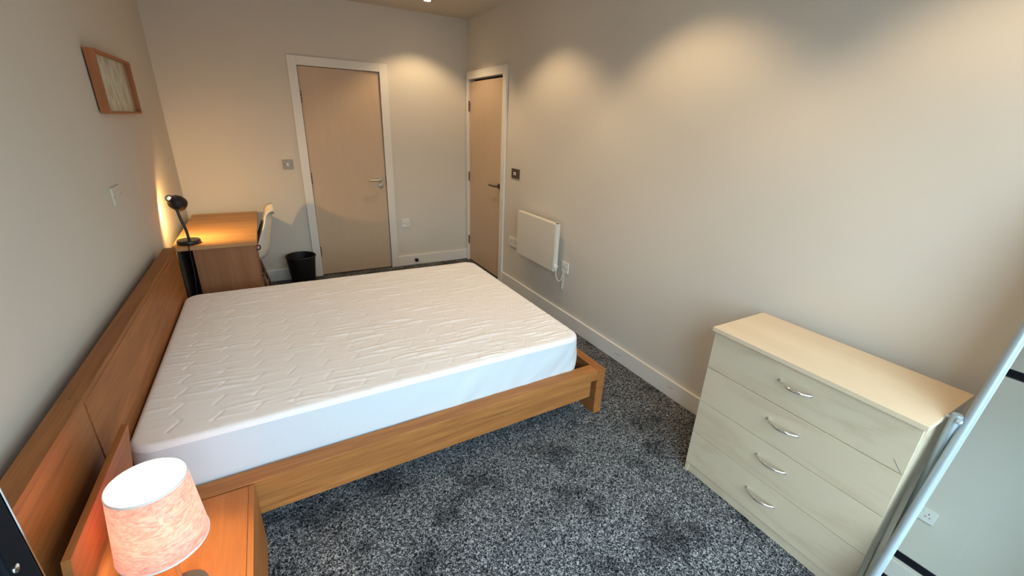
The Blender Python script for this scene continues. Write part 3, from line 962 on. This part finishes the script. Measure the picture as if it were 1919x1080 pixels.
tube('flex', bez([(2.668, -2.0, 0.446), (2.668, -2.0, 0.40), (2.667, -1.998, 0.325), (2.666, -1.992, 0.300), (2.667, -1.985, 0.325), (2.667, -1.984, 0.40), (2.667, -1.986, 0.447)], 8), 0.0034, 'cable_w', hp, 8)

# ================================================================== CHEST OF DRAWERS
CX0, CX1, CY0, CY1 = 2.2593, 2.604, -4.357, -3.648
ch = thing('chest_of_drawers', (2.43, -4.0, 0), 'pale maple chest of four drawers with bow handles against the right wall', 'chest of drawers')
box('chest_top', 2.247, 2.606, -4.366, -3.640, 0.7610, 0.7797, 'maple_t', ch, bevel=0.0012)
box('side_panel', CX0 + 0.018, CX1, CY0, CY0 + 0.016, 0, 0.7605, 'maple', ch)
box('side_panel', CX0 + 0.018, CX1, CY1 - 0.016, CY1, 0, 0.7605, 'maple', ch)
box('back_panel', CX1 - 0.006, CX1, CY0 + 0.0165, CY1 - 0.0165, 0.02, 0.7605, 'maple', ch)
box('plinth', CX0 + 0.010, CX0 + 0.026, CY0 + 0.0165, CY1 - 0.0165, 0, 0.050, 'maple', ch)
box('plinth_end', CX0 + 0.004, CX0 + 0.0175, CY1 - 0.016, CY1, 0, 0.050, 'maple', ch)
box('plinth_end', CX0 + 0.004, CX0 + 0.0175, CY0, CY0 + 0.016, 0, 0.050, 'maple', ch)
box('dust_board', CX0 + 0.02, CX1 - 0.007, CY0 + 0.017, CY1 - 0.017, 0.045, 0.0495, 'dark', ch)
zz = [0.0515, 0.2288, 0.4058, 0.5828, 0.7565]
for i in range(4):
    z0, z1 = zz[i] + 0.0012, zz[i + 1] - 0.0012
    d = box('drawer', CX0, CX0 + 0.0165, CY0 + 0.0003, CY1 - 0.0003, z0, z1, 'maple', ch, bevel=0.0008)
    zc = 0.155 + 0.1775 * i
    pts = []
    for k in range(13):
        s = -1 + k / 6
        pts.append((CX0 - 0.028 * (1 - s * s) ** 0.8 - 0.001, -4.0025 + s * 0.057, zc))
    rr = [0.0042 + 0.0022 * (1 - abs(-1 + k / 6)) for k in range(13)]
    tube('handle', pts, rr, 'chrome', d, 12)
    for s in (-1, 1):
        lathe('handle_foot', [(0, 0), (0.0062, 0), (0.0055, 0.004), (0, 0.004)], (CX0, -4.0025 + s * 0.0565, zc), 'chrome', d, 12, axis=(-1, 0, 0))
    if i == 3:
        tube('scratch', [(CX0 - 0.0001, -4.321, 0.622), (CX0 - 0.0001, -4.350, 0.587)], 0.0006, 'dark', d, 5)

# ================================================================== STANDING MIRROR
mb = Vector((2.20, -4.406, 0.234)); mtp = Vector((2.45, -4.417, 1.068))
td = (mtp - mb) / (mtp.z - mb.z)
def on(z): return mb + td * (z - mb.z)
WID = 0.44
hv = Vector((math.sin(math.radians(0.8)), -math.cos(math.radians(0.8)), 0))
sm = thing('standing_mirror', (2.36, -4.63, 0), 'tilted full-length mirror in a grey tube frame beside the chest', 'mirror')
za, zb = 0.10, 1.50
nrm = td.cross(hv).normalized()
if nrm.x > 0: nrm = -nrm
corner = 0.03
A, B_, C_, D_ = on(za), on(zb), on(zb) + hv * WID, on(za) + hv * WID
tu = td.normalized()
def arc(p, d0, d1):
    return [p - d0 * corner, p - d0 * corner * 0.35 + d1 * corner * 0.05, p - d0 * corner * 0.05 + d1 * corner * 0.35, p + d1 * corner]
path = [A + tu * corner] + arc(B_, tu, hv) + arc(C_, hv, -tu) + arc(D_, -tu, -hv) + arc(A, -hv, tu)
tube('frame_tube', path, 0.0135, 'tube', sm, 16)
mg = []
for q in (A + tu * 0.006 + hv * 0.006, B_ - tu * 0.006 + hv * 0.006, C_ - tu * 0.006 - hv * 0.006, D_ + tu * 0.006 - hv * 0.006):
    mg.append(q)
vv = [q + nrm * 0.002 for q in mg] + [q - nrm * 0.002 for q in mg]
link('mirror_glass', vv, [(0, 1, 2, 3), (7, 6, 5, 4), (0, 4, 5, 1), (1, 5, 6, 2), (2, 6, 7, 3), (3, 7, 4, 0)], 'mirror', sm)
vv = [q - nrm * 0.0025 for q in mg] + [q - nrm * 0.0065 for q in mg]
link('mirror_back', vv, [(0, 1, 2, 3), (7, 6, 5, 4), (0, 4, 5, 1), (1, 5, 6, 2), (2, 6, 7, 3), (3, 7, 4, 0)], 'dark', sm)
piv = on(0.785)
for sy, yy in ((1, -4.3885), (-1, -4.389 - WID - 0.06)):
    post = tube('post', [(piv.x - 0.006, yy, 0.0), (piv.x - 0.006, yy, 0.800)], 0.0142, 'tube', sm, 20)
    lathe('post_cap', [(0, 0.8002), (0.0128, 0.8002), (0.0122, 0.8022), (0, 0.8028)], (piv.x - 0.006, yy, 0), 'tube', post, 20)
    yt = piv.y if sy > 0 else piv.y - WID
    tube('pivot_bolt', [(piv.x - 0.006, yy + (0.022 if sy > 0 else -0.022), 0.785), (piv.x, yt, 0.785)], 0.0055, 'tube', post, 10)
    lathe('bolt_knob', [(0, 0), (0.008, 0), (0.0085, 0.006), (0.005, 0.009), (0, 0.009)], (piv.x - 0.02, 0.5 * (yy + yt) + 0.002 * sy, 0.787), 'tube', post, 14, axis=(-0.7, 0, 0.7))
    tube('foot', [(piv.x - 0.19, yy, 0.014), (piv.x + 0.17, yy, 0.014)], 0.0135, 'tube', sm, 14)
tube('cross_bar', [(piv.x - 0.006, -4.39, 0.12), (piv.x - 0.006, -4.389 - WID - 0.06, 0.12)], 0.010, 'tube', sm, 12)
